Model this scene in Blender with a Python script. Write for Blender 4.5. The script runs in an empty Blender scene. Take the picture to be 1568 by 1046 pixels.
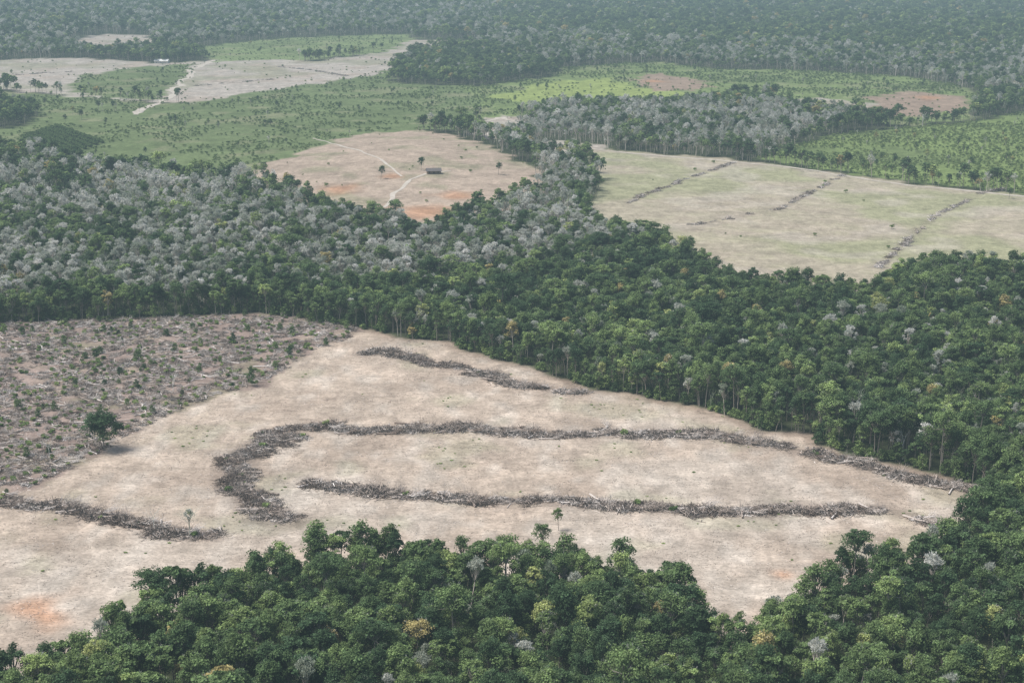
import bpy, math
import numpy as np
from mathutils import Vector

# Site survey: every boundary corner was sighted from the air; each sighting (horizontal, vertical)
# is intersected with the terrain once, giving a fixed ground position in metres.
F=60/36*1568; H0=250.0; TH=math.atan(633/F)
def vnoise(x,y,seed=0):
    xi=np.floor(x).astype(np.int64); yi=np.floor(y).astype(np.int64)
    xf=x-xi; yf=y-yi
    def h(a,b):
        n=(a*374761393+b*668265263+seed*1442695041)&0xffffffff
        n=((n^(n>>13))*1274126177)&0xffffffff
        n=n^(n>>16)
        return (n&0xffff)/65535.0
    u=xf*xf*(3-2*xf); v=yf*yf*(3-2*yf)
    return (h(xi,yi)*(1-u)+h(xi+1,yi)*u)*(1-v)+(h(xi,yi+1)*(1-u)+h(xi+1,yi+1)*u)*v
def fbm(x,y,o=4,seed=0):
    s=0;a=1;t=0
    for i in range(o):
        s=s+a*vnoise(x*2**i+17.3*i,y*2**i+5.1*i,seed+i); t+=a; a*=0.5
    return s/t
def sstep(t):
    t=np.clip(t,0,1); return t*t*(3-2*t)
def terrain(x,y):
    x=np.asarray(x,float); y=np.asarray(y,float)
    h=(fbm(x/380,y/380,2,5)-0.5)*8
    h=h+(fbm(x/1100,y/1100,3,9)-0.5)*45*sstep((y-2300)/3500)
    h=h+13*np.exp(-((x+100)**2/170**2+(y-1830)**2/260**2))
    return h
YS=np.geomspace(350,14000,9000)
def survey(p):
    u=(p[0]-784)/F; v=(p[1]-523)/F
    dx=u; dy=math.cos(TH)-v*math.sin(TH); dz=-(math.sin(TH)+v*math.cos(TH))
    X=dx/dy*YS; Z=H0+dz/dy*YS
    hit=np.nonzero(Z<=terrain(X,YS))[0]
    i=hit[0] if len(hit) else len(YS)-1
    return (float(X[i]),float(YS[i]))
PX={
'clearing':[(-200,800),(-60,775),(0,768),(60,740),(120,708),(180,678),(230,650),(270,628),(330,604),(400,588),(440,562),(470,540),(530,520),(545,505),(620,515),(700,532),(800,562),(900,592),(1000,617),(1100,638),(1200,663),(1300,693),(1400,718),(1500,748),(1515,762),(1505,800),(1460,835),(1440,872),(1400,890),(1330,910),(1240,938),(1190,980),(1130,1018),(1075,1000),(1050,948),(950,915),(880,890),(800,905),(740,894),(700,880),(600,872),(500,882),(420,898),(300,948),(190,998),(110,1045),(0,1064),(-200,1100)],
'felled':[(-200,520),(0,497),(200,488),(400,480),(470,488),(540,500),(545,505),(530,520),(470,540),(440,562),(400,588),(330,604),(270,628),(230,650),(180,678),(120,708),(60,740),(0,768),(-60,775),(-200,800)],
'hutfield':[(355,268),(420,248),(520,213),(580,203),(640,200),(700,210),(760,228),(800,250),(835,278),(825,300),(790,318),(740,330),(690,350),(640,372),(600,355),(520,345),(480,320),(440,300),(400,285)],
'rightfield':[(885,225),(960,233),(1100,243),(1250,260),(1400,283),(1568,300),(1750,320),(1750,440),(1568,432),(1500,430),(1400,433),(1365,445),(1335,475),(1260,462),(1160,455),(1095,442),(1050,410),(1010,385),(960,365),(915,360),(900,330),(920,290),(900,260)],
'pasture':[(-200,150),(0,140),(130,150),(260,160),(600,108),(700,130),(735,160),(720,200),(640,200),(520,213),(420,248),(360,268),(300,275),(150,262),(60,240),(-200,215)],
'lightpasture':[(280,75),(450,58),(620,52),(640,60),(590,80),(470,93),(420,92),(330,95)],
'pale':[(-200,100),(0,92),(100,88),(220,95),(250,98),(330,92),(420,90),(470,95),(590,80),(600,62),(740,62),(745,75),(640,82),(590,112),(520,125),(400,140),(300,158),(255,158),(130,150),(0,137),(-200,140)],
'strip':[(120,118),(200,104),(250,100),(300,98),(270,130),(250,155),(160,150),(100,140)],
'midgreen':[(600,108),(700,120),(850,105),(1000,95),(1080,105),(1290,112),(1400,118),(1500,140),(1500,180),(1380,195),(1280,180),(1180,150),(1100,160),(960,165),(860,170),(780,180),(735,185),(700,170)],
'yellow':[(750,150),(830,128),(930,120),(1000,138),(1090,146),(1060,156),(930,158),(850,165)],
'woods':[(595,128),(640,92),(740,80),(860,92),(850,118),(740,132)],
'woodsL':[(-200,160),(0,164),(50,168),(60,180),(30,196),(0,198),(-200,200)],
'smallpale':[(715,205),(730,185),(770,176),(810,182),(800,205),(760,215)],
'shrub':[(1150,243),(1280,205),(1400,195),(1500,185),(1568,170),(1750,150),(1750,325),(1568,296),(1400,280),(1250,257)],
'brown':[(1330,150),(1400,140),(1480,150),(1480,172),(1400,180),(1340,178)],
'paleTR':[(1150,158),(1250,150),(1340,160),(1340,180),(1250,175)],
'clearTL':[(100,70),(150,52),(230,55),(245,75),(150,84)],
'clearMid':[(975,120),(1010,113),(1080,123),(1080,138),(1000,142)],
'notch':[(800,225),(840,215),(920,222),(920,240),(840,245)],
'g_left':[(-200,240),(350,270),(480,320),(560,370),(560,440),(400,470),(-200,490)],
'g_mid':[(480,350),(640,372),(760,330),(930,350),(930,425),(700,440),(560,450)],
'g_back':[(700,180),(900,170),(1150,160),(1290,190),(1200,245),(880,235),(930,360),(760,330),(835,278)],
'g_top':[(-200,-60),(760,-60),(760,60),(500,60),(0,95),(-200,100)],
'g_topR':[(740,55),(1700,95),(1700,165),(1480,150),(1300,118),(850,105),(740,80)],
}
ROWS={
'a':([(555,542),(590,538),(640,552),(690,562),(740,572),(790,588),(890,603)],9.5),
'b':([(405,678),(430,662),(480,653),(560,664),(640,660),(720,657),(800,665),(900,664),(1000,663),(1100,669),(1200,687),(1300,707),(1400,732),(1500,748)],10),
'c':([(430,664),(385,690),(358,715),(358,745),(385,765),(400,790),(440,800)],15),
'd':([(480,736),(540,750),(640,760),(750,765),(850,770),(950,775),(1050,783),(1150,787),(1250,780),(1340,778),(1425,797)],8.5),
'e':([(-120,755),(0,768),(60,776),(130,787),(200,801),(250,816),(330,822)],9),
'f':([(960,312),(985,300),(1050,275),(1115,252),(1130,247)],4),
'g':([(1060,345),(1140,330),(1195,320),(1225,302),(1262,285),(1290,268)],4),
'h':([(1345,410),(1375,382),(1430,332),(1500,298),(1540,288)],4),
'i':([(430,103),(480,108),(530,117)],6),
'j':([(300,132),(370,126),(420,122)],6),
'k':([(0,117),(60,113),(120,110)],6),
}
ROADS={
'r1':([(200,176),(255,157),(272,132),(295,108),(330,92)],12),
'r2':([(885,226),(960,235),(1100,245),(1250,262),(1400,285),(1568,301),(1750,322)],6),
'r3':([(590,318),(605,300),(625,275),(650,266),(700,262)],4),
'r4':([(480,212),(530,225),(575,240),(620,272)],3),
'r5':([(730,190),(765,180),(800,186)],10),
}
SPOTS=[(50,930,14),(75,945,11),(1200,880,5),(520,290,30),(650,325,42),(700,300,28),(600,270,18),(1000,125,30),(1420,150,30)]
TREES={'big':(160,690),'shrubtall':(385,592),'dead1':(290,822),'dead2':(235,812),'g1':(855,812),'g2':(832,850),'t1':(100,190),'t2':(125,184),'t3':(150,170),'t4':(175,170),'t5':(425,168),'t6':(645,262),'t7':(405,270),'t8':(583,275),'t9':(763,268),'t10':(1178,165),'hut':(664,266),'farm':(248,97),'d3':(75,700),'d4':(265,600),'c1':(85,194),'c2':(158,220),'c3':(35,210),'c4':(95,243)}
SV={k:[survey(p) for p in v] for k,v in PX.items()}
RW={k:([survey(p) for p in v],w) for k,(v,w) in ROWS.items()}
RD={k:([survey(p) for p in v],w) for k,(v,w) in ROADS.items()}
SP=[survey(p[:2])+(p[2],) for p in SPOTS]
TR={k:survey(p) for k,p in TREES.items()}

rng=np.random.default_rng(7)
scene=bpy.context.scene
def inside(poly,x,y):
    P=np.array(poly); res=np.zeros(x.shape,bool)
    m=(x>=P[:,0].min())&(x<=P[:,0].max())&(y>=P[:,1].min())&(y<=P[:,1].max())
    xs=x[m]; ys=y[m]; c=np.zeros(xs.shape,bool)
    for i in range(len(P)):
        x1,y1=P[i]; x2,y2=P[i-1]
        if y1==y2: continue
        c^=((y1>ys)!=(y2>ys))&(xs<(x2-x1)*(ys-y1)/(y2-y1)+x1)
    res[m]=c; return res
def dist_line(pts,x,y,maxd):
    P=np.array(pts); d=np.full(x.shape,1e9)
    m=(x>=P[:,0].min()-maxd)&(x<=P[:,0].max()+maxd)&(y>=P[:,1].min()-maxd)&(y<=P[:,1].max()+maxd)
    xs=x[m];ys=y[m];dd=np.full(xs.shape,1e9)
    for i in range(len(P)-1):
        a=P[i];b=P[i+1];ab=b-a;L=(ab@ab)+1e-9
        t=np.clip(((xs-a[0])*ab[0]+(ys-a[1])*ab[1])/L,0,1)
        dd=np.minimum(dd,np.hypot(xs-a[0]-t*ab[0],ys-a[1]-t*ab[1]))
    d[m]=dd; return d
ORDER=[('midgreen',7),('shrub',8),('pasture',5),('woodsL',0),('pale',6),('lightpasture',11),('strip',5),('yellow',10),('woods',0),('smallpale',6),('brown',9),('paleTR',6),('clearTL',6),('clearMid',9),('notch',6),('hutfield',3),('rightfield',4),('felled',2),('clearing',1)]
def region(x,y,j=1.0):
    amp=(3+0.006*y)*j
    xx=x+(fbm(x/22,y/22,2,31)-.5)*2*amp; yy=y+(fbm(x/22,y/22,2,47)-.5)*2.5*amp
    c=np.zeros(x.shape,int)
    for n,k in ORDER: c[inside(SV[n],xx,yy)]=k
    return c

def mat(name):
    m=bpy.data.materials.new(name); m.use_nodes=True
    nt=m.node_tree; nt.nodes.clear()
    return m,nt,nt.nodes,nt.links
def mathn(ns,ls,op,a,b=None,c=None):
    n=ns.new('ShaderNodeMath'); n.operation=op
    for i,v in enumerate((a,b,c)):
        if v is None: continue
        if isinstance(v,(int,float)): n.inputs[i].default_value=v
        else: ls.new(v,n.inputs[i])
    return n.outputs[0]
def veg_mat(name,stops,transl=0.25,attr='tint'):
    m,nt,ns,ls=mat(name)
    at=ns.new('ShaderNodeAttribute'); at.attribute_type='INSTANCER'; at.attribute_name=attr
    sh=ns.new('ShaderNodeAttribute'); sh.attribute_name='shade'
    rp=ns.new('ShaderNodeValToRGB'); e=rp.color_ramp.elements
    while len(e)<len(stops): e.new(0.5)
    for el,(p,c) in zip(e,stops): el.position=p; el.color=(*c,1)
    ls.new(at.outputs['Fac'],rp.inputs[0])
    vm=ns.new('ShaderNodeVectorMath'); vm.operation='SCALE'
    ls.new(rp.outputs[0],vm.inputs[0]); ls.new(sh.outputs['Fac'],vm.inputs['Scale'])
    p=ns.new('ShaderNodeBsdfDiffuse'); ls.new(vm.outputs[0],p.inputs['Color'])
    o=ns.new('ShaderNodeOutputMaterial')
    if transl>0:
        t=ns.new('ShaderNodeBsdfTranslucent'); ls.new(vm.outputs[0],t.inputs[0])
        mx=ns.new('ShaderNodeMixShader'); mx.inputs[0].default_value=transl
        ls.new(p.outputs[0],mx.inputs[1]); ls.new(t.outputs[0],mx.inputs[2]); ls.new(mx.outputs[0],o.inputs[0])
    else: ls.new(p.outputs[0],o.inputs[0])
    return m
M_LEAF=veg_mat('leaf_green',[(0,(0.06,0.10,0.05)),(0.25,(0.105,0.158,0.068)),(0.5,(0.165,0.23,0.092)),(0.72,(0.225,0.30,0.115)),(0.9,(0.32,0.39,0.15)),(1.0,(0.38,0.33,0.15))],.38)
M_PALE=veg_mat('foliage_pale_grey',[(0,(0.24,0.29,0.20)),(0.3,(0.38,0.41,0.33)),(0.6,(0.54,0.55,0.49)),(1,(0.74,0.73,0.69))],0.4)
M_BARK=veg_mat('bark_pale',[(0,(0.27,0.24,0.20)),(1,(0.45,0.41,0.36))],0)
M_WOOD=veg_mat('dead_wood',[(0,(0.15,0.12,0.10)),(0.5,(0.27,0.235,0.205)),(1,(0.46,0.43,0.40))],0)
M_BUSH=veg_mat('shrub_leaf',[(0,(0.10,0.15,0.06)),(0.5,(0.19,0.26,0.095)),(1,(0.29,0.35,0.14))],.35)
MATS=[M_BARK,M_LEAF,M_PALE,M_WOOD,M_BUSH]

class MB:
    def __init__(s): s.v=[];s.f=[];s.m=[];s.s=[]
    def tube(s,pts,rads,sides,m,shade=1.0):
        b=len(s.v)
        for i,p in enumerate(pts):
            p=Vector(p); d=Vector(pts[min(i+1,len(pts)-1)])-Vector(pts[max(i-1,0)])
            d.normalize(); u=d.cross(Vector((0.3,0.9,0.2)) if abs(d.z)>.7 else Vector((0,0,1))).normalized(); w=d.cross(u)
            for k in range(sides):
                a=2*math.pi*k/sides
                s.v.append(tuple(p+(u*math.cos(a)+w*math.sin(a))*rads[i]))
        for i in range(len(pts)-1):
            for k in range(sides):
                k2=(k+1)%sides
                s.f.append((b+i*sides+k,b+i*sides+k2,b+(i+1)*sides+k2,b+(i+1)*sides+k)); s.m.append(m); s.s.append(shade)
    def quads(s,C,N,size,asp,m,shades,r,axis=None):
        n=len(C); N=N/np.linalg.norm(N,axis=1,keepdims=True)
        T=axis if axis is not None else r.normal(size=(n,3))
        T=T/np.linalg.norm(T,axis=1,keepdims=True)
        B=np.cross(N,T); B/=np.linalg.norm(B,axis=1,keepdims=True)+1e-9
        if axis is None: T=np.cross(B,N)
        sz=size[:,None]
        p=[C-T*sz*asp*0.5, C+B*sz*0.5, C+T*sz*asp*0.5, C-B*sz*0.5]
        b=len(s.v); A=np.stack(p,1).reshape(-1,3); s.v.extend(map(tuple,A.tolist()))
        for i in range(n):
            s.f.append((b+4*i,b+4*i+1,b+4*i+2,b+4*i+3)); s.m.append(m); s.s.append(float(shades[i]))
    def mesh(s,name):
        me=bpy.data.meshes.new(name); me.from_pydata(s.v,[],s.f)
        for m in MATS: me.materials.append(m)
        me.polygons.foreach_set('material_index',s.m)
        a=me.attributes.new('shade','FLOAT','FACE'); a.data.foreach_set('value',np.array(s.s,dtype=np.float32))
        me.update(); return me

def dirs(r,n,zmin=-0.35):
    d=r.normal(size=(n,3)); d/=np.linalg.norm(d,axis=1,keepdims=True)
    bad=d[:,2]<zmin; d[bad,2]*=-1; return d
def broadleaf(seed,H=20,R=5.5,depth=8,ncl=15,nl=90,leaf=0.62,flat=0.7,lm=1,lod=1.0,spread=1.3):
    r=np.random.default_rng(seed); b=MB(); nl=int(nl*1.0*lod); leaf=leaf/math.sqrt(lod); ncl+=4; depth*=1.3; R*=1.05
    lean=r.normal(0,0.8,2); zf=H-depth*0.8
    b.tube([(0,0,-1),(lean[0]*.3,lean[1]*.3,zf*.5),(lean[0],lean[1],zf)],[.32,.25,.2],5,0,.9)
    for i in range(ncl):
        a=i*2.4+r.uniform(-.5,.5); q=math.sqrt((i+.5)/ncl); rr=R*q*r.uniform(.5,1.12)*.85
        zc=H-depth*.18-depth*.62*(rr/R)**2.3+r.normal(0,.9)-(depth*.25 if i%4==3 else 0)
        c=np.array([lean[0]+rr*math.cos(a),lean[1]+rr*math.sin(a),zc]); cr=r.uniform(1.0,2.1)*R/5.5
        mid=(c*0.5+np.array([lean[0],lean[1],zf])*0.5)+np.array([0,0,-.6])
        b.tube([(lean[0],lean[1],zf-r.uniform(0,1.5)),tuple(mid),tuple(c)],[.18,.12,.05],3,0,1.0)
        d=dirs(r,nl); rad=cr*r.uniform(.5,spread,(nl,1))
        C=c+d*rad*np.array([1,1,flat])
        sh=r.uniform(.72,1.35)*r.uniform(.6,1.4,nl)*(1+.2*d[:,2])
        b.quads(C,d*.6+r.normal(0,.45,(nl,3))+[0,0,.5],r.uniform(.5,1.25,nl)*leaf,1.4,lm,sh,r)
        if r.random()<.25:
            k=int(14*max(lod,.5)); d=dirs(r,k,0); b.quads(c+d*cr*1.0,np.cross(d,r.normal(0,1,(k,3))),np.full(k,.14),8,2,r.uniform(.6,1.1,k),r,axis=d)
    n=int(nl*2); a=r.uniform(0,6.28,n); q=R*.8*np.sqrt(r.uniform(0,1,n))
    C=np.stack([lean[0]+q*np.cos(a),lean[1]+q*np.sin(a),r.uniform(zf-1.5,H-depth*.4,n)],1)
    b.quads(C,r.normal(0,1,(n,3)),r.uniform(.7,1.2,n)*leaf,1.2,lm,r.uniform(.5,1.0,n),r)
    return b.mesh('tree_mesh')
def pale(seed,H=19,R=3.8,depth=8.5,ncl=14,nt_=58,nl=14,lm=2,lod=1.0,glm=2):
    r=np.random.default_rng(seed); b=MB(); nt_=int(nt_*lod); k=1/math.sqrt(lod)
    lean=r.normal(0,.5,2); zf=H-depth
    b.tube([(0,0,-1),(lean[0]*.4,lean[1]*.4,zf*.6),(lean[0],lean[1],zf+1)],[.34,.27,.2],5,0,1.4)
    for i in range(ncl):
        a=i*2.4+r.uniform(-.4,.4); q=math.sqrt((i+.5)/ncl); rr=R*q*r.uniform(.5,1.05)
        zc=H-1.4-depth*.62*(rr/R)**2.2*r.uniform(.6,1.2)+r.normal(0,.7)
        c=np.array([lean[0]+rr*math.cos(a),lean[1]+rr*math.sin(a),zc]); cr=r.uniform(1.0,2.0)
        b.tube([(lean[0],lean[1],zf+r.uniform(-.5,1)),tuple((c+np.array([lean[0],lean[1],zf]))/2+r.normal(0,.4,3)),tuple(c)],[.15,.1,.05],3,0,1.4)
        d=dirs(r,nt_,-.1); d[:,2]+=.35; d/=np.linalg.norm(d,axis=1,keepdims=True); C=c+d*cr*r.uniform(.2,1.0,(nt_,1))
        b.quads(C,np.cross(d,r.normal(0,1,(nt_,3)))+1e-4,r.uniform(.12,.24,nt_)*k,6.5/k,2,r.uniform(.6,1.4,nt_),r,axis=d+r.normal(0,.3,(nt_,3)))
        d=dirs(r,nl); C=c+d*cr*r.uniform(.5,1.15,(nl,1))
        b.quads(C,d+r.normal(0,.5,(nl,3)),r.uniform(.35,.85,nl),1.4,glm if r.random()<.5 else lm,r.uniform(.6,1.25,nl),r)
    return b.mesh('pale_tree_mesh')
def branch(b,r,p,d,L,rad,lev,m,sh):
    q=p+d*L; b.tube([tuple(p),tuple((p+q)/2+r.normal(0,.04*L,3)),tuple(q)],[rad,rad*.8,rad*.55],4 if lev>1 else 3,m,sh)
    if lev==0: return
    for i in range(3):
        nd=d+r.normal(0,.55,3); nd[2]+=.15; nd/=np.linalg.norm(nd)
        branch(b,r,p+(q-p)*r.uniform(.6,1),nd,L*r.uniform(.5,.8),rad*.5,lev-1,m,sh)
def deadtree(seed,H=17):
    r=np.random.default_rng(seed); b=MB()
    branch(b,r,np.array([0,0,-1.]),np.array([0.05,0,1.]),H*.5,.36,4,2,1.2)
    return b.mesh('dead_tree_mesh')
def palm(seed,H=15):
    r=np.random.default_rng(seed); b=MB()
    b.tube([(0,0,-1),(.3,0,H*.5),(.2,.2,H)],[.22,.17,.15],6,0,1)
    for i in range(18):
        a=i*2.4; el=r.uniform(.1,1.1); L=4.2
        pts=[]
        for k in range(6):
            t=k/5; pts.append(np.array([.2+math.cos(a)*L*t*math.cos(el*.6),.2+math.sin(a)*L*t*math.cos(el*.6),H+L*(math.sin(el)*t-1.1*t*t)]))
        P=np.array([pts[min(int(t),4)]*(1-(t%1))+pts[min(int(t)+1,5)]*(t%1) for t in np.linspace(.4,4.95,22)])
        side=np.array([-math.sin(a),math.cos(a),-.3])
        for sgn in(1,-1):
            ax=np.tile(side*[sgn,sgn,1],(22,1)); b.quads(P+ax*.5,np.tile([0.,0,1.],(22,1))+r.normal(0,.2,(22,3)),np.full(22,.28),4.5,1,r.uniform(.9,1.5,22),r,axis=ax)
    return b.mesh('palm_mesh')
def bush(seed,H=2.6,R=1.8,lm=4):
    r=np.random.default_rng(seed); b=MB()
    b.tube([(0,0,-.3),(0,0,H*.6)],[.12,.06],4,0,.8)
    for i in range(6):
        a=i*1.1; c=np.array([math.cos(a)*R*.5,math.sin(a)*R*.5,H*r.uniform(.35,.7)]); d=dirs(r,26)
        b.quads(c+d*R*.6*r.uniform(.6,1.05,(26,1)),d+r.normal(0,.5,(26,3)),r.uniform(.4,.8,26),1.3,lm,r.uniform(.7,1.4)*r.uniform(.7,1.3,26),r)
    return b.mesh('bush_mesh')
def thicket(seed,H=7,R=2.6):
    r=np.random.default_rng(seed); b=MB()
    b.tube([(0,0,-.5),(.2,0,H*.8)],[.14,.05],4,0,1.)
    for i in range(11):
        t=(i+.5)/11; a=i*2.4; rr=R*.6*math.sin(math.pi*(.25+.65*t)); c=np.array([math.cos(a)*rr,math.sin(a)*rr,H*(.1+.85*t)]); d=dirs(r,36)
        b.quads(c+d*1.25*r.uniform(.4,1.2,(36,1)),d+r.normal(0,.5,(36,3)),r.uniform(.35,.75,36),1.4,1,r.uniform(.7,1.35)*r.uniform(.7,1.3,36),r)
    return b.mesh('thicket_mesh')
SHC=[.4,.65,1.,1.45,2.0]
def brush(seed,n=75,L=2.2,hh=1.3,leaf=12):
    r=np.random.default_rng(seed); b=MB()
    for i in range(n):
        x,y=r.normal(0,1.7,2); z=abs(r.normal(0,.5))*hh*math.exp(-(x*x+y*y)/8)
        d=r.normal(0,1,3); d[2]*=.3; d/=np.linalg.norm(d); l=r.uniform(.5,1.5)*L; q=r.uniform(.04,.15)
        p0=np.array([x,y,z+.1])-d*l/2; p1=p0+d*l
        b.tube([tuple(p0),tuple((p0+p1)/2+r.normal(0,.08,3)),tuple(p1)],[q,q*.9,q*.5],3,3,r.choice(SHC,p=[.26,.25,.22,.16,.11]))
    C=np.stack([r.normal(0,1.5,leaf),r.normal(0,1.5,leaf),r.uniform(.1,.8,leaf)],1)
    b.quads(C,r.normal(0,1,(leaf,3))+[0,0,1],r.uniform(.3,.7,leaf),1.4,3,r.uniform(.4,.9,leaf),r)
    return b.mesh('brush_mesh')
def fallen(seed,L=13):
    r=np.random.default_rng(seed); b=MB()
    b.tube([(-L/2,0,.35),(0,r.normal(0,.3),.5),(L*.3,0,.6)],[.33,.27,.2],6,3,1.6)
    for i in range(10):
        x=r.uniform(.0,.32)*L; d=np.array([1.,r.normal(0,.8),r.uniform(0,.55)]); d/=np.linalg.norm(d)
        branch(b,r,np.array([x,0,.5]),d,r.uniform(1.5,3.2),.1,2,3,r.uniform(.8,1.9))
    return b.mesh('fallen_tree_mesh')
def sticks(seed):
    r=np.random.default_rng(seed); b=MB()
    for i in range(9):
        x,y=r.normal(0,2.,2); a=r.uniform(0,6.28); l=r.uniform(.3,1.3); q=r.uniform(.04,.1)
        b.tube([(x,y,.06),(x+l*math.cos(a),y+l*math.sin(a),.12)],[q,q*.6],3,3,r.uniform(.6,1.8))
    return b.mesh('sticks_mesh')
def stump(seed):
    b=MB(); b.tube([(0,0,-.3),(0,0,.3),(0,0,.7),(0,0,.71)],[.55,.38,.34,.01],8,3,1.6); return b.mesh('stump_mesh')

def mkcol(name,meshes):
    c=bpy.data.collections.new(name)
    for i,me in enumerate(meshes):
        o=bpy.data.objects.new('%s_v%02d'%(name,i),me); c.objects.link(o)
    return c
def treeset(lod):
    return [broadleaf(1,lod=lod),broadleaf(2,22,6.2,8.5,17,lod=lod),broadleaf(3,18,4.8,8,13,lod=lod),broadleaf(4,20,5.2,9,14,flat=.85,lod=lod),broadleaf(5,17,4.4,7,11,lod=lod),
    broadleaf(6,25,7.5,6,20,80,flat=.5,lod=lod),broadleaf(7,19,5.0,10,18,85,.6,.9,lod=lod),palm(8),
    pale(11,lod=lod),pale(12,17,3.4,8,lod=lod,glm=1),pale(13,21,4.4,9.5,15,lod=lod),deadtree(14),
    pale(15,19,4.2,9,14,26,55,1,lod=lod,glm=1),bush(16),bush(17,3.4,2.0),
    broadleaf(31,21,5.8,6.5,16,75,.7,.55,lod=lod,spread=1.15),broadleaf(32,18,4.0,9.5,15,60,.55,.9,lod=lod,spread=1.5),broadleaf(33,19,5.6,8,9,110,.6,.6,lod=lod,spread=1.1),broadleaf(34,22,5.0,9,20,60,.55,.8,lod=lod,spread=1.5),
    thicket(35),thicket(36,5,3)]
TM=treeset(1.0); TC=mkcol('tree_kinds',TM); TCF=mkcol('tree_kinds_distant',treeset(.35))
DM=[brush(21),brush(22,60,2.8),brush(23,90,1.8),fallen(24),fallen(25,16),fallen(26,10),stump(27),bush(28,1.8,1.6),sticks(29),sticks(30)]
DC=mkcol('debris_kinds',DM)

def scatter_group(col):
    ng=bpy.data.node_groups.new('scatter_'+col.name,'GeometryNodeTree')
    ng.interface.new_socket('Geometry',in_out='INPUT',socket_type='NodeSocketGeometry')
    ng.interface.new_socket('Geometry',in_out='OUTPUT',socket_type='NodeSocketGeometry')
    n=ng.nodes; l=ng.links; gi=n.new('NodeGroupInput'); go=n.new('NodeGroupOutput')
    ci=n.new('GeometryNodeCollectionInfo'); ci.inputs['Collection'].default_value=col
    ci.inputs['Separate Children'].default_value=True; ci.inputs['Reset Children'].default_value=True
    ip=n.new('GeometryNodeInstanceOnPoints'); ip.inputs['Pick Instance'].default_value=True
    def na(nm,t):
        a=n.new('GeometryNodeInputNamedAttribute'); a.data_type=t; a.inputs['Name'].default_value=nm
        return [o for o in a.outputs if o.enabled and o.name=='Attribute'][0]
    l.new(gi.outputs[0],ip.inputs['Points']); l.new(ci.outputs[0],ip.inputs['Instance'])
    l.new(na('kind','INT'),ip.inputs['Instance Index']); l.new(na('rot','FLOAT_VECTOR'),ip.inputs['Rotation']); l.new(na('scl','FLOAT_VECTOR'),ip.inputs['Scale'])
    l.new(ip.outputs[0],go.inputs[0]); return ng
GT=scatter_group(TC); GTF=scatter_group(TCF); GD=scatter_group(DC)
def scatter(name,ng,x,y,kind,rotz,scl,tint,zoff=0.0,tilt=0.0):
    n=len(x); me=bpy.data.meshes.new(name); me.vertices.add(n)
    co=np.stack([x,y,terrain(x,y)+zoff],1).astype(np.float32); me.vertices.foreach_set('co',co.ravel())
    a=me.attributes.new('kind','INT','POINT'); a.data.foreach_set('value',np.asarray(kind,dtype=np.int32))
    rot=np.zeros((n,3),np.float32); rot[:,2]=rotz
    if tilt: rot[:,:2]=rng.normal(0,tilt,(n,2))
    a=me.attributes.new('rot','FLOAT_VECTOR','POINT'); a.data.foreach_set('vector',rot.ravel())
    s=np.asarray(scl,dtype=np.float32); s=s if s.ndim==2 else np.stack([s,s,s],1)
    a=me.attributes.new('scl','FLOAT_VECTOR','POINT'); a.data.foreach_set('vector',s.ravel())
    a=me.attributes.new('tint','FLOAT','POINT'); a.data.foreach_set('value',np.asarray(tint,dtype=np.float32))
    o=bpy.data.objects.new(name,me); scene.collection.objects.link(o)
    md=o.modifiers.new('scatter','NODES'); md.node_group=ng
    return o
def jgrid(y0,y1,s,k=0.36,pad=60):
    ys=np.arange(y0,y1,s); xs=np.arange(-(k*y1+pad),(k*y1+pad),s)
    X,Y=np.meshgrid(xs,ys); X=X+(np.arange(len(ys))%2)[:,None]*s*.5
    X=X.ravel()+rng.uniform(-.5,.5,X.size)*s; Y=Y.ravel()+rng.uniform(-.5,.5,Y.size)*s
    m=np.abs(X)<k*Y+pad; return X[m],Y[m]

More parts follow.
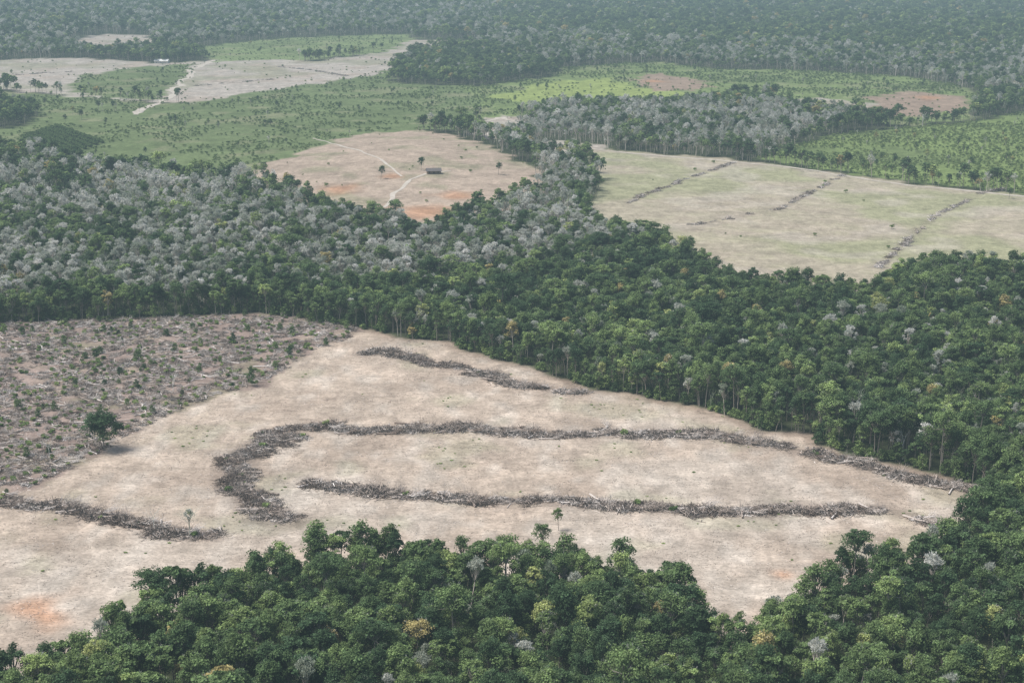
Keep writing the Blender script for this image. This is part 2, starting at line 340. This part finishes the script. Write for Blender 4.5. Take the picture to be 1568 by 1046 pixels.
def greyprob(x,y):
    amp=24+.012*y
    xx=x+(fbm(x/60,y/60,2,61)-.5)*2*amp; yy=y+(fbm(x/60,y/60,2,71)-.5)*3*amp
    p=np.full(x.shape,.10); p[y<760]=.07
    gl=inside(SV['g_left'],xx,yy); gm=inside(SV['g_mid'],xx,yy); gb=inside(SV['g_back'],xx,yy)
    p[inside(SV['g_top'],xx,yy)]=.5; p[inside(SV['g_topR'],xx,yy)]=.5
    q=np.clip(p*(.1+1.8*fbm(x/45,y/45,3,81)),0,.9)
    n=sstep((fbm(x/55,y/80,3,83)-.36)*5)
    q=np.where(gl,.18+.64*n,q); q=np.where(gb,.35+.55*n,q); q=np.where(gm,.45+.45*n,q)
    return q,gl|gm|gb
def forest(name,ng,y0,y1,s,sc,hz=.88,pu=.3):
    x,y=jgrid(y0,y1,s); m=(region(x,y)==0)&(rng.random(x.shape)<.97); x=x[m];y=y[m]; n=len(x)
    gp,gz=greyprob(x,y); g=rng.random(n)<gp
    kind=rng.choice([0,1,2,3,4,5,6,12,15,16,17,18],n,p=[.10,.08,.09,.10,.10,.03,.11,.05,.09,.09,.09,.07])
    kind=np.where(rng.random(n)<.008,7,kind)
    gk=rng.choice([8,9,10,11,12],n,p=[.32,.25,.25,.07,.11]); kind=np.where(g,gk,kind)
    scl=sc*rng.uniform(.68,1.15,n)*(.80+.40*fbm(x/40,y/40,2,91)); un=rng.random(n)<pu; scl=np.where(un,scl*.55,scl)
    big=rng.random(n)<.03; scl=np.where(big&~un,scl*1.2,scl)
    S=np.stack([scl*rng.uniform(.8,1.25,n)*np.where(un,1.2,hz),scl*rng.uniform(.8,1.25,n)*np.where(un,1.2,hz),scl],1)
    t=np.where(g,rng.uniform(0,.6,n)+.5*fbm(x/50,y/50,2,96)-.08+.08*gz,-.02+.55*fbm(x/30,y/30,2,95)+rng.normal(.04,.25,n)); t=np.clip(t,0,.93); t=np.where(rng.random(n)<.012,1.,t)
    scatter(name,ng,x,y,kind,rng.uniform(0,6.28,n),S,t,0,.05)
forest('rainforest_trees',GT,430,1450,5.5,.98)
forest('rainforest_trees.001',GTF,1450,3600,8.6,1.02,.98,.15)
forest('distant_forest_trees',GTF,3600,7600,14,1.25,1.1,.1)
x,y=jgrid(480,1500,2.8); c=region(x,y)==0; e=np.zeros(x.shape,bool)
for dx,dy in((0,-8),(8,0),(-8,0),(0,8)): e|=region(x+dx,y+dy)!=0
m=c&e&(rng.random(x.shape)<.15+.75*sstep((fbm(x/14,y/14,2,161)-.34)*4)); x=x[m];y=y[m];n=len(x)
scatter('forest_edge_undergrowth',GT,x,y,rng.choice([19,20,13,14,16],n,p=[.38,.26,.10,.12,.14]),rng.uniform(0,6.28,n),rng.uniform(.5,1.45,n)*.95,np.clip(rng.normal(.35,.22,n),0,.9))
x,y=jgrid(1350,4600,6.0); c=region(x,y); f=fbm(x/45,y/45,3,101)
pr=np.select([c==5,c==7,c==8,c==10,c==11,c==6,c==3,c==4,c==9],[.45*sstep((f-.40)*5),.6*sstep((f-.33)*5),.85*sstep((f-.25)*5),.06,.08,.012,.008,.003,.04],0)
c1,c2,c3,c4=[np.array(TR[k],float) for k in('c1','c2','c3','c4')]
CROP=[tuple(c1),tuple(c2),tuple(c4),tuple(c3)]
m=(rng.random(x.shape)<pr)&~inside(CROP,x,y); x=x[m];y=y[m];c=c[m];n=len(x)
tr=rng.random(n)<.03
kind=np.where(tr,rng.choice([2,4,6,9],n),rng.choice([13,14],n)); scl=np.where(tr,rng.uniform(.35,.7,n),rng.uniform(.4,1.15,n))
scatter('pasture_shrubs',GTF,x,y,kind,rng.uniform(0,6.28,n),scl,np.clip(.5+.15*(c==8)+rng.normal(0,.22,n),0,.97))
cx=[];cy=[]; croprows=[]
for i in range(8):
    a=c1+(c3-c1)*i/7; b=c2+(c4-c2)*i/7; k=int(np.linalg.norm(b-a)/2.5); croprows.append((tuple(a),tuple(b)))
    for j in range(k): q=a+(b-a)*j/k; cx.append(q[0]);cy.append(q[1])
cx=np.array(cx)+rng.normal(0,.6,len(cx));cy=np.array(cy)+rng.normal(0,.8,len(cy));n=len(cx)
scatter('crop_rows',GTF,cx,cy,np.full(n,13),rng.uniform(0,6.28,n),rng.uniform(1.2,1.7,n),np.full(n,.0))

def along(pts,step):
    P=np.array(pts,float); out=[]
    for i in range(len(P)-1):
        a,b=P[i],P[i+1]; L=np.linalg.norm(b-a); k=max(1,int(L/step))
        for j in range(k): out.append((*(a+(b-a)*j/k),math.atan2(b[1]-a[1],b[0]-a[0])))
    return np.array(out)
for k,(pts,w) in RW.items():
    thin=w<=6 and np.array(pts)[:,1].mean()>1200
    A=along(pts,1.1 if not thin else 2.4); A=np.repeat(A,1 if thin else (2 if w<=10 else 3),0); n=len(A)
    wob=(fbm(A[:,0]/17,A[:,1]/17,2,111)-.5)*w*1.4; off=rng.normal(0,w*.21,n)+wob
    keep=fbm(A[:,0]/9,A[:,1]/9,2,117)>(.45 if thin else .2); A=A[keep]; off=off[keep]; n=len(A)
    x=A[:,0]-np.sin(A[:,2])*off+rng.normal(0,1,n); y=A[:,1]+np.cos(A[:,2])*off+rng.normal(0,1,n)
    kind=rng.choice([0,1,2,3,5,8,7],n,p=[.32,.26,.20,.06,.12,.03,.01])
    scatter('slash_windrow',GD,x,y,kind,A[:,2]+rng.normal(0,.7,n),rng.uniform(.55,1.4,n)*(.8 if thin else 1)*(.65+.8*fbm(A[:,0]/12,A[:,1]/12,2,119)),np.clip(rng.normal(.4,.3,n)+(.2 if thin else 0),0,1))
x,y=jgrid(650,1150,2.9); m=inside(SV['felled'],x,y)&(rng.random(x.shape)<.85); x=x[m];y=y[m];n=len(x)
kind=rng.choice([0,1,2,3,4,5,6,7,8],n,p=[.15,.14,.13,.11,.05,.17,.02,.18,.05])
kd=fbm(x/11,y/11,3,141)>.39; x=x[kd];y=y[kd];kind=kind[kd];n=len(x)
scatter('felled_trees',GD,x,y,kind,rng.uniform(0,6.28,n),rng.uniform(.45,1.0,n),np.clip(rng.normal(.52,.3,n),0,1))
x,y=jgrid(650,1150,7); m=inside(SV['felled'],x,y)&(rng.random(x.shape)<.08+.3*sstep((fbm(x/25,y/25,2,171)-.5)*5)); x=x[m];y=y[m];n=len(x)
scatter('regrowth_saplings',GT,x,y,rng.choice([19,20,14],n),rng.uniform(0,6.28,n),rng.uniform(.35,.9,n),np.clip(rng.normal(.3,.2,n),0,.9))
x,y=jgrid(540,1150,3.8); m=inside(SV['clearing'],x,y)&(rng.random(x.shape)<.15+.75*fbm(x/30,y/30,3,151)); x=x[m];y=y[m];n=len(x)
scatter('scattered_branches',GD,x,y,rng.choice([8,9],n),rng.uniform(0,6.28,n),rng.uniform(.4,1.2,n),np.clip(rng.normal(.5,.3,n),0,1))
x,y=jgrid(540,1150,3.2); m=(region(x,y)==1)&(rng.random(x.shape)<.10*sstep((fbm(x/28,y/28,3,181)-.62)*7)+.002); x=x[m];y=y[m];n=len(x)
scatter('weeds',GD,x,y,np.full(n,7),rng.uniform(0,6.28,n),np.stack([rng.uniform(.25,.6,n),rng.uniform(.25,.6,n),rng.uniform(.1,.25,n)],1),np.clip(rng.normal(.7,.2,n),0,1))

def single(name,mesh,key,s,tint,rot=0,dz=0):
    x,y=TR[key]; o=bpy.data.objects.new(name,mesh); o.location=(x,y,float(terrain(x,y))+dz); o.scale=s if isinstance(s,tuple) else (s,s,s)
    o.rotation_euler[2]=rot; o['tint']=tint; scene.collection.objects.link(o)
BT=broadleaf(41,18,9.5,10,32,130,.7,.75,spread=1.2)
single('broadleaf_tree',BT,'big',1.05,.0)
single('broadleaf_tree',TM[19],'shrubtall',(1.0,1.0,1.6),.2)
single('broadleaf_tree',TM[4],'g1',(.55,.55,.6),.5)
single('broadleaf_tree',TM[3],'g2',.7,.3)
single('bare_tree',TM[11],'dead1',.75,.5); single('bare_tree',TM[9],'dead1',.7,.6); single('bare_tree',TM[11],'dead2',.6,.8)
single('dead_tree',TM[11],'d3',.6,.9); single('dead_tree',TM[11],'d4',.6,.9,2)
for i in range(1,11): single('pasture_tree',TM[[2,4,6,3][i%4]],'t%d'%i,.75,.1,i)

kx=.0065; ux=np.arange(-math.asinh(9000/300),math.asinh(9000/300),kx); gx=300*np.sinh(ux)
gy=np.concatenate([np.linspace(-3000,380,20),np.geomspace(400,7600,int(math.log(7600/400)/.0036)),np.geomspace(7700,40000,40)])
X,Y=np.meshgrid(gx,gy); NX,NY=len(gx),len(gy)
wide=np.where(Y>7600,Y/7600,1.0)
X=X*np.where(np.abs(X)>3000,wide,1.0)
Z=terrain(X,Y)
C=region(X,Y,1.3)
PAL={0:(.055,.065,.035),1:(.375,.312,.25),2:(.25,.195,.165),3:(.32,.26,.205),4:(.32,.285,.215),5:(.12,.155,.07),6:(.34,.31,.27),7:(.145,.19,.075),8:(.155,.205,.075),9:(.25,.19,.145),10:(.22,.27,.09),11:(.16,.205,.09)}
col=np.zeros(X.shape+(3,))
for k,v in PAL.items(): col[C==k]=v
def mix(mask,c):
    global col; mk=np.clip(mask,0,1)[...,None]; col=col*(1-mk)+np.array(c)*mk
bare=np.isin(C,[1,3,4,6])
f1=fbm(X/40,Y/40,4,201); f2=fbm(X/90,Y/90,3,211); f3=fbm(X/14,Y/14,3,221); f4=fbm(X/8,Y/20,4,231); f5=fbm(X/28,Y/28,3,181)
mix(bare*sstep((f1-.48)*5)*.45,(.295,.235,.185))
mix((C==1)*sstep((f2-.48)*5)*.5,(.41,.37,.315))
mix((C==1)*sstep((f4-.52)*6)*.5,(.43,.39,.335))
mix((C==1)*sstep((.44-f4)*6)*.35,(.27,.22,.175))
mix((C==1)*sstep((f5-.6)*7)*.3,(.25,.26,.165))
mix((C==4)*sstep((f2-.42)*5)*.55,(.22,.245,.125))
mix((C==4)*sstep((f3-.5)*5)*.3,(.23,.23,.14))
mix((C==4)*sstep((f1-.55)*6)*.5,(.37,.34,.28))
mix((C==3)*sstep((f1-.52)*6)*.5,(.19,.20,.12))
mix((C==6)*sstep((f2-.5)*5)*.5,(.19,.20,.12))
mix(np.isin(C,[5,7,8,11])*sstep((f2-.5)*5)*.6,(.095,.125,.055))
mix(np.isin(C,[5,7,11])*sstep((f1-.56)*5)*.5,(.23,.225,.14))
mix((C==2)*sstep((f3-.5)*5)*.5,(.13,.14,.075))
mix((C==2)*sstep((f1-.5)*5)*.5,(.31,.24,.205))
mix(inside(CROP,X,Y)*.8,(.19,.22,.10))
for rr_ in croprows: mix(sstep((8-dist_line(rr_,X,Y,20))/6)*.8,(.05,.08,.035))
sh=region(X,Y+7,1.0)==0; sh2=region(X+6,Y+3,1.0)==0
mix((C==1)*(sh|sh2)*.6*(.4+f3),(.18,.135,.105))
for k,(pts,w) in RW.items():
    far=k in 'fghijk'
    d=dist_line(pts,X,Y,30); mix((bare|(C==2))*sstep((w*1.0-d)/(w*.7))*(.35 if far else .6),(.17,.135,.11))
for sx,sy,rr in SP:
    d=np.hypot((X-sx),(Y-sy)/1.4)*(.4+1.2*f3); mix((C>0)*sstep((rr-d)/(rr*.9))*.65,(.38,.20,.11))
col*=(.82+.36*f3)[...,None]
col[1:-1,1:-1]=(col[1:-1,1:-1]*2+col[:-2,1:-1]+col[2:,1:-1]+col[1:-1,:-2]+col[1:-1,2:])/6
me=bpy.data.meshes.new('ground'); nv=NX*NY
me.vertices.add(nv); me.vertices.foreach_set('co',np.stack([X,Y,Z],-1).astype(np.float32).ravel())
ii=(np.arange(NY-1)[:,None]*NX+np.arange(NX-1)[None,:]).ravel()
Q=np.stack([ii,ii+1,ii+NX+1,ii+NX],1).astype(np.int32); nf=len(Q)
me.loops.add(nf*4); me.loops.foreach_set('vertex_index',Q.ravel())
me.polygons.add(nf); me.polygons.foreach_set('loop_start',np.arange(0,nf*4,4,dtype=np.int32))
me.update(calc_edges=True)
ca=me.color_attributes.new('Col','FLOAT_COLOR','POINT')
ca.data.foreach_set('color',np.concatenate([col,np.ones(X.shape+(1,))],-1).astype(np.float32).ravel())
me.polygons.foreach_set('use_smooth',np.ones(nf,bool))
ground=bpy.data.objects.new('ground',me); scene.collection.objects.link(ground)
m,nt,ns,ls=mat('ground_soil_and_grass')
at=ns.new('ShaderNodeAttribute'); at.attribute_name='Col'
ge=ns.new('ShaderNodeNewGeometry')
def noise(scale,detail=4,vec=None,dist=0):
    n=ns.new('ShaderNodeTexNoise'); n.inputs['Scale'].default_value=scale; n.inputs['Detail'].default_value=detail; n.inputs['Distortion'].default_value=dist
    ls.new(vec or ge.outputs['Position'],n.inputs['Vector']); return n.outputs['Fac']
def mapping(sc,rot):
    mp=ns.new('ShaderNodeMapping'); mp.inputs['Scale'].default_value=sc; mp.inputs['Rotation'].default_value=(0,0,rot); ls.new(ge.outputs['Position'],mp.inputs['Vector']); return mp.outputs[0]
n1=noise(.13,6,mapping((1,.45,1),.5),1.4); n2=noise(.8,6); n3=noise(.045,6,None,.8); n4=noise(.22,5,mapping((.4,1,1),-.2),1.5)
def mr(v,a,b,c,d):
    n=ns.new('ShaderNodeMapRange'); n.inputs[1].default_value=a;n.inputs[2].default_value=b;n.inputs[3].default_value=c;n.inputs[4].default_value=d
    ls.new(v,n.inputs[0]); return n.outputs[0]
v=mathn(ns,ls,'MULTIPLY',mr(n1,.32,.68,.84,1.14),mr(n2,.3,.7,.80,1.2)); v=mathn(ns,ls,'MULTIPLY',v,mr(n3,.3,.7,.84,1.14)); v=mathn(ns,ls,'MULTIPLY',v,mr(n4,.32,.68,.86,1.14))
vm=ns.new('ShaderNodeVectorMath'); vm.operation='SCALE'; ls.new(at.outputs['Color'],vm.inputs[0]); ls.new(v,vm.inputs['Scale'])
p=ns.new('ShaderNodeBsdfDiffuse'); ls.new(vm.outputs[0],p.inputs['Color'])
bp=ns.new('ShaderNodeBump'); bp.inputs['Strength'].default_value=.3; bp.inputs['Distance'].default_value=.5; ls.new(n2,bp.inputs['Height']); ls.new(bp.outputs[0],p.inputs['Normal'])
o=ns.new('ShaderNodeOutputMaterial'); ls.new(p.outputs[0],o.inputs[0]); me.materials.append(m)

def simple(name,c1,c2,scale=1.,rough=.9):
    m,nt,ns,ls=mat(name); g=ns.new('ShaderNodeNewGeometry'); n=ns.new('ShaderNodeTexNoise'); n.inputs['Scale'].default_value=scale; n.inputs['Detail'].default_value=5
    ls.new(g.outputs['Position'],n.inputs['Vector']); r=ns.new('ShaderNodeValToRGB'); r.color_ramp.elements[0].position=.35; r.color_ramp.elements[1].position=.65
    r.color_ramp.elements[0].color=(*c1,1); r.color_ramp.elements[1].color=(*c2,1); ls.new(n.outputs['Fac'],r.inputs[0])
    p=ns.new('ShaderNodeBsdfPrincipled'); p.inputs['Roughness'].default_value=rough; ls.new(r.outputs[0],p.inputs['Base Color'])
    o=ns.new('ShaderNodeOutputMaterial'); ls.new(p.outputs[0],o.inputs[0]); return m
MR=simple('track_dirt',(.36,.32,.26),(.46,.42,.36),.15)
for k,(pts,w) in RD.items():
    A=along(pts,6); n=len(A); wv=w*.5*(.5+.9*vnoise(A[:,0]/20,A[:,1]/20,3)); off=(fbm(A[:,0]/50,A[:,1]/50,2,7)-.5)*w*2.5
    V=[]
    for s in(-1,0,1):
        x=A[:,0]-np.sin(A[:,2])*(off+s*wv); y=A[:,1]+np.cos(A[:,2])*(off+s*wv); V.append(np.stack([x,y,terrain(x,y)+.15],1))
    V=np.stack(V,1).reshape(-1,3); F_=[(3*i+j,3*i+j+3,3*i+j+4,3*i+j+1) for i in range(n-1) for j in(0,1)]
    me2=bpy.data.meshes.new('dirt_track'); me2.from_pydata(V.tolist(),[],F_); me2.materials.append(MR)
    scene.collection.objects.link(bpy.data.objects.new('dirt_track',me2))

MWALL=simple('timber_wall',(.22,.16,.11),(.32,.24,.17),2); MROOF=simple('dark_roof',(.08,.07,.065),(.13,.12,.115),1.5)
MWH=simple('white_wall',(.6,.58,.52),(.75,.73,.68),1); MRW=simple('metal_roof',(.6,.6,.58),(.75,.75,.73),.5,.6); MDK=simple('dark_opening',(.02,.02,.02),(.03,.03,.03),1)
def box(name,par,a,b,m):
    v=[(x,y,z) for x in(a[0],b[0]) for y in(a[1],b[1]) for z in(a[2],b[2])]
    f=[(0,1,3,2),(4,6,7,5),(0,4,5,1),(2,3,7,6),(0,2,6,4),(1,5,7,3)]
    q=bpy.data.meshes.new(name); q.from_pydata(v,[],f); q.materials.append(m); o=bpy.data.objects.new(name,q); o.parent=par; scene.collection.objects.link(o)
def house(name,key,L,W,hw,hr,mw,mrf,rot):
    x,y=TR[key]; e=bpy.data.objects.new(name,None); e.location=(x,y,float(terrain(x,y))); e.rotation_euler[2]=rot; scene.collection.objects.link(e)
    box('walls',e,(-L/2,-W/2,-.6),(L/2,W/2,hw),mw)
    ov=.8; v=[(-L/2-ov,-W/2-ov-1.5,hw-.3),(L/2+ov,-W/2-ov-1.5,hw-.3),(L/2+ov,0,hw+hr),(-L/2-ov,0,hw+hr),(-L/2-ov,W/2+ov,hw-.2),(L/2+ov,W/2+ov,hw-.2)]
    v+=[(a,b,c+.15) for a,b,c in v]
    f=[(0,1,2,3),(3,2,5,4),(6,9,8,7),(9,10,11,8),(0,6,7,1),(4,5,11,10),(0,3,9,6),(3,4,10,9),(1,7,8,2),(2,8,11,5)]
    q=bpy.data.meshes.new('roof'); q.from_pydata(v,[],f); q.materials.append(mrf); o=bpy.data.objects.new('roof',q); o.parent=e; scene.collection.objects.link(o)
    q=bpy.data.meshes.new('gables'); q.from_pydata([(-L/2,-W/2,hw),(-L/2,W/2,hw),(-L/2,0,hw+hr-.1),(L/2,-W/2,hw),(L/2,W/2,hw),(L/2,0,hw+hr-.1)],[],[(0,1,2),(3,5,4)]); q.materials.append(mw); o=bpy.data.objects.new('gables',q); o.parent=e; scene.collection.objects.link(o)
    box('door',e,(-.5,-W/2-.03,0),(.5,-W/2+.02,2.1),MDK)
    for i,xx in enumerate((-L*.32,L*.3)): box('window_%d'%(i+1),e,(xx-.6,-W/2-.03,1.),(xx+.6,-W/2+.02,2.),MDK)
    for i,xx in enumerate((-L/2,-L/6,L/6,L/2)): box('post_%d'%(i+1),e,(xx-.08,-W/2-1.9,-.5),(xx+.08,-W/2-1.74,hw-.3),mw)
house('wooden_hut','hut',14,7,3.2,2.2,MWALL,MROOF,.15)
house('farmhouse','farm',26,11,4,3.2,MWH,MRW,-.1)

m,nt,ns,ls=mat('haze_emission')
ab=ns.new('ShaderNodeVolumeAbsorption'); ab.inputs['Density'].default_value=1.25e-4; ab.inputs['Color'].default_value=(0,0,0,1)
em=ns.new('ShaderNodeEmission'); em.inputs['Color'].default_value=(.285,.395,.455,1); em.inputs['Strength'].default_value=1.25e-4  # air glows by itself: emission stands in for light scattered by haze
ad=ns.new('ShaderNodeAddShader'); ls.new(ab.outputs[0],ad.inputs[0]); ls.new(em.outputs[0],ad.inputs[1])
o=ns.new('ShaderNodeOutputMaterial'); ls.new(ad.outputs[0],o.inputs['Volume'])
hz=bpy.data.meshes.new('glowing_haze'); a=(-16000,-2500,-120);b=(16000,30000,600)
v=[(x,y,z) for x in(a[0],b[0]) for y in(a[1],b[1]) for z in(a[2],b[2])]
hz.from_pydata(v,[],[(0,1,3,2),(4,6,7,5),(0,4,5,1),(2,3,7,6),(0,2,6,4),(1,5,7,3)]); hz.materials.append(m)
scene.collection.objects.link(bpy.data.objects.new('glowing_haze',hz))

el=math.radians(62); az=math.radians(-100)
sv=Vector((math.cos(el)*math.sin(az),math.cos(el)*math.cos(az),math.sin(el)))
L=bpy.data.lights.new('sun','SUN'); L.energy=4.6; L.angle=math.radians(30); L.color=(1,.97,.94)
lo=bpy.data.objects.new('sun',L); lo.rotation_euler=sv.to_track_quat('Z','Y').to_euler(); scene.collection.objects.link(lo)
w=bpy.data.worlds.new('World'); scene.world=w; w.use_nodes=True; wn=w.node_tree
sk=wn.nodes.new('ShaderNodeTexSky'); sk.sky_type='NISHITA'; sk.sun_disc=False; sk.sun_elevation=el; sk.sun_rotation=az; sk.air_density=1.0; sk.dust_density=4.0
bg=wn.nodes['Background']; bg.inputs[1].default_value=.15; wn.links.new(sk.outputs[0],bg.inputs[0])
cam=bpy.data.cameras.new('camera'); cam.lens=60; cam.sensor_width=36; cam.clip_end=60000; cam.clip_start=1
co=bpy.data.objects.new('camera',cam); co.location=(0,0,H0); co.rotation_euler=(math.pi/2-TH,0,0); scene.collection.objects.link(co); scene.camera=co
scene.view_settings.view_transform='Standard'; scene.view_settings.look='None'
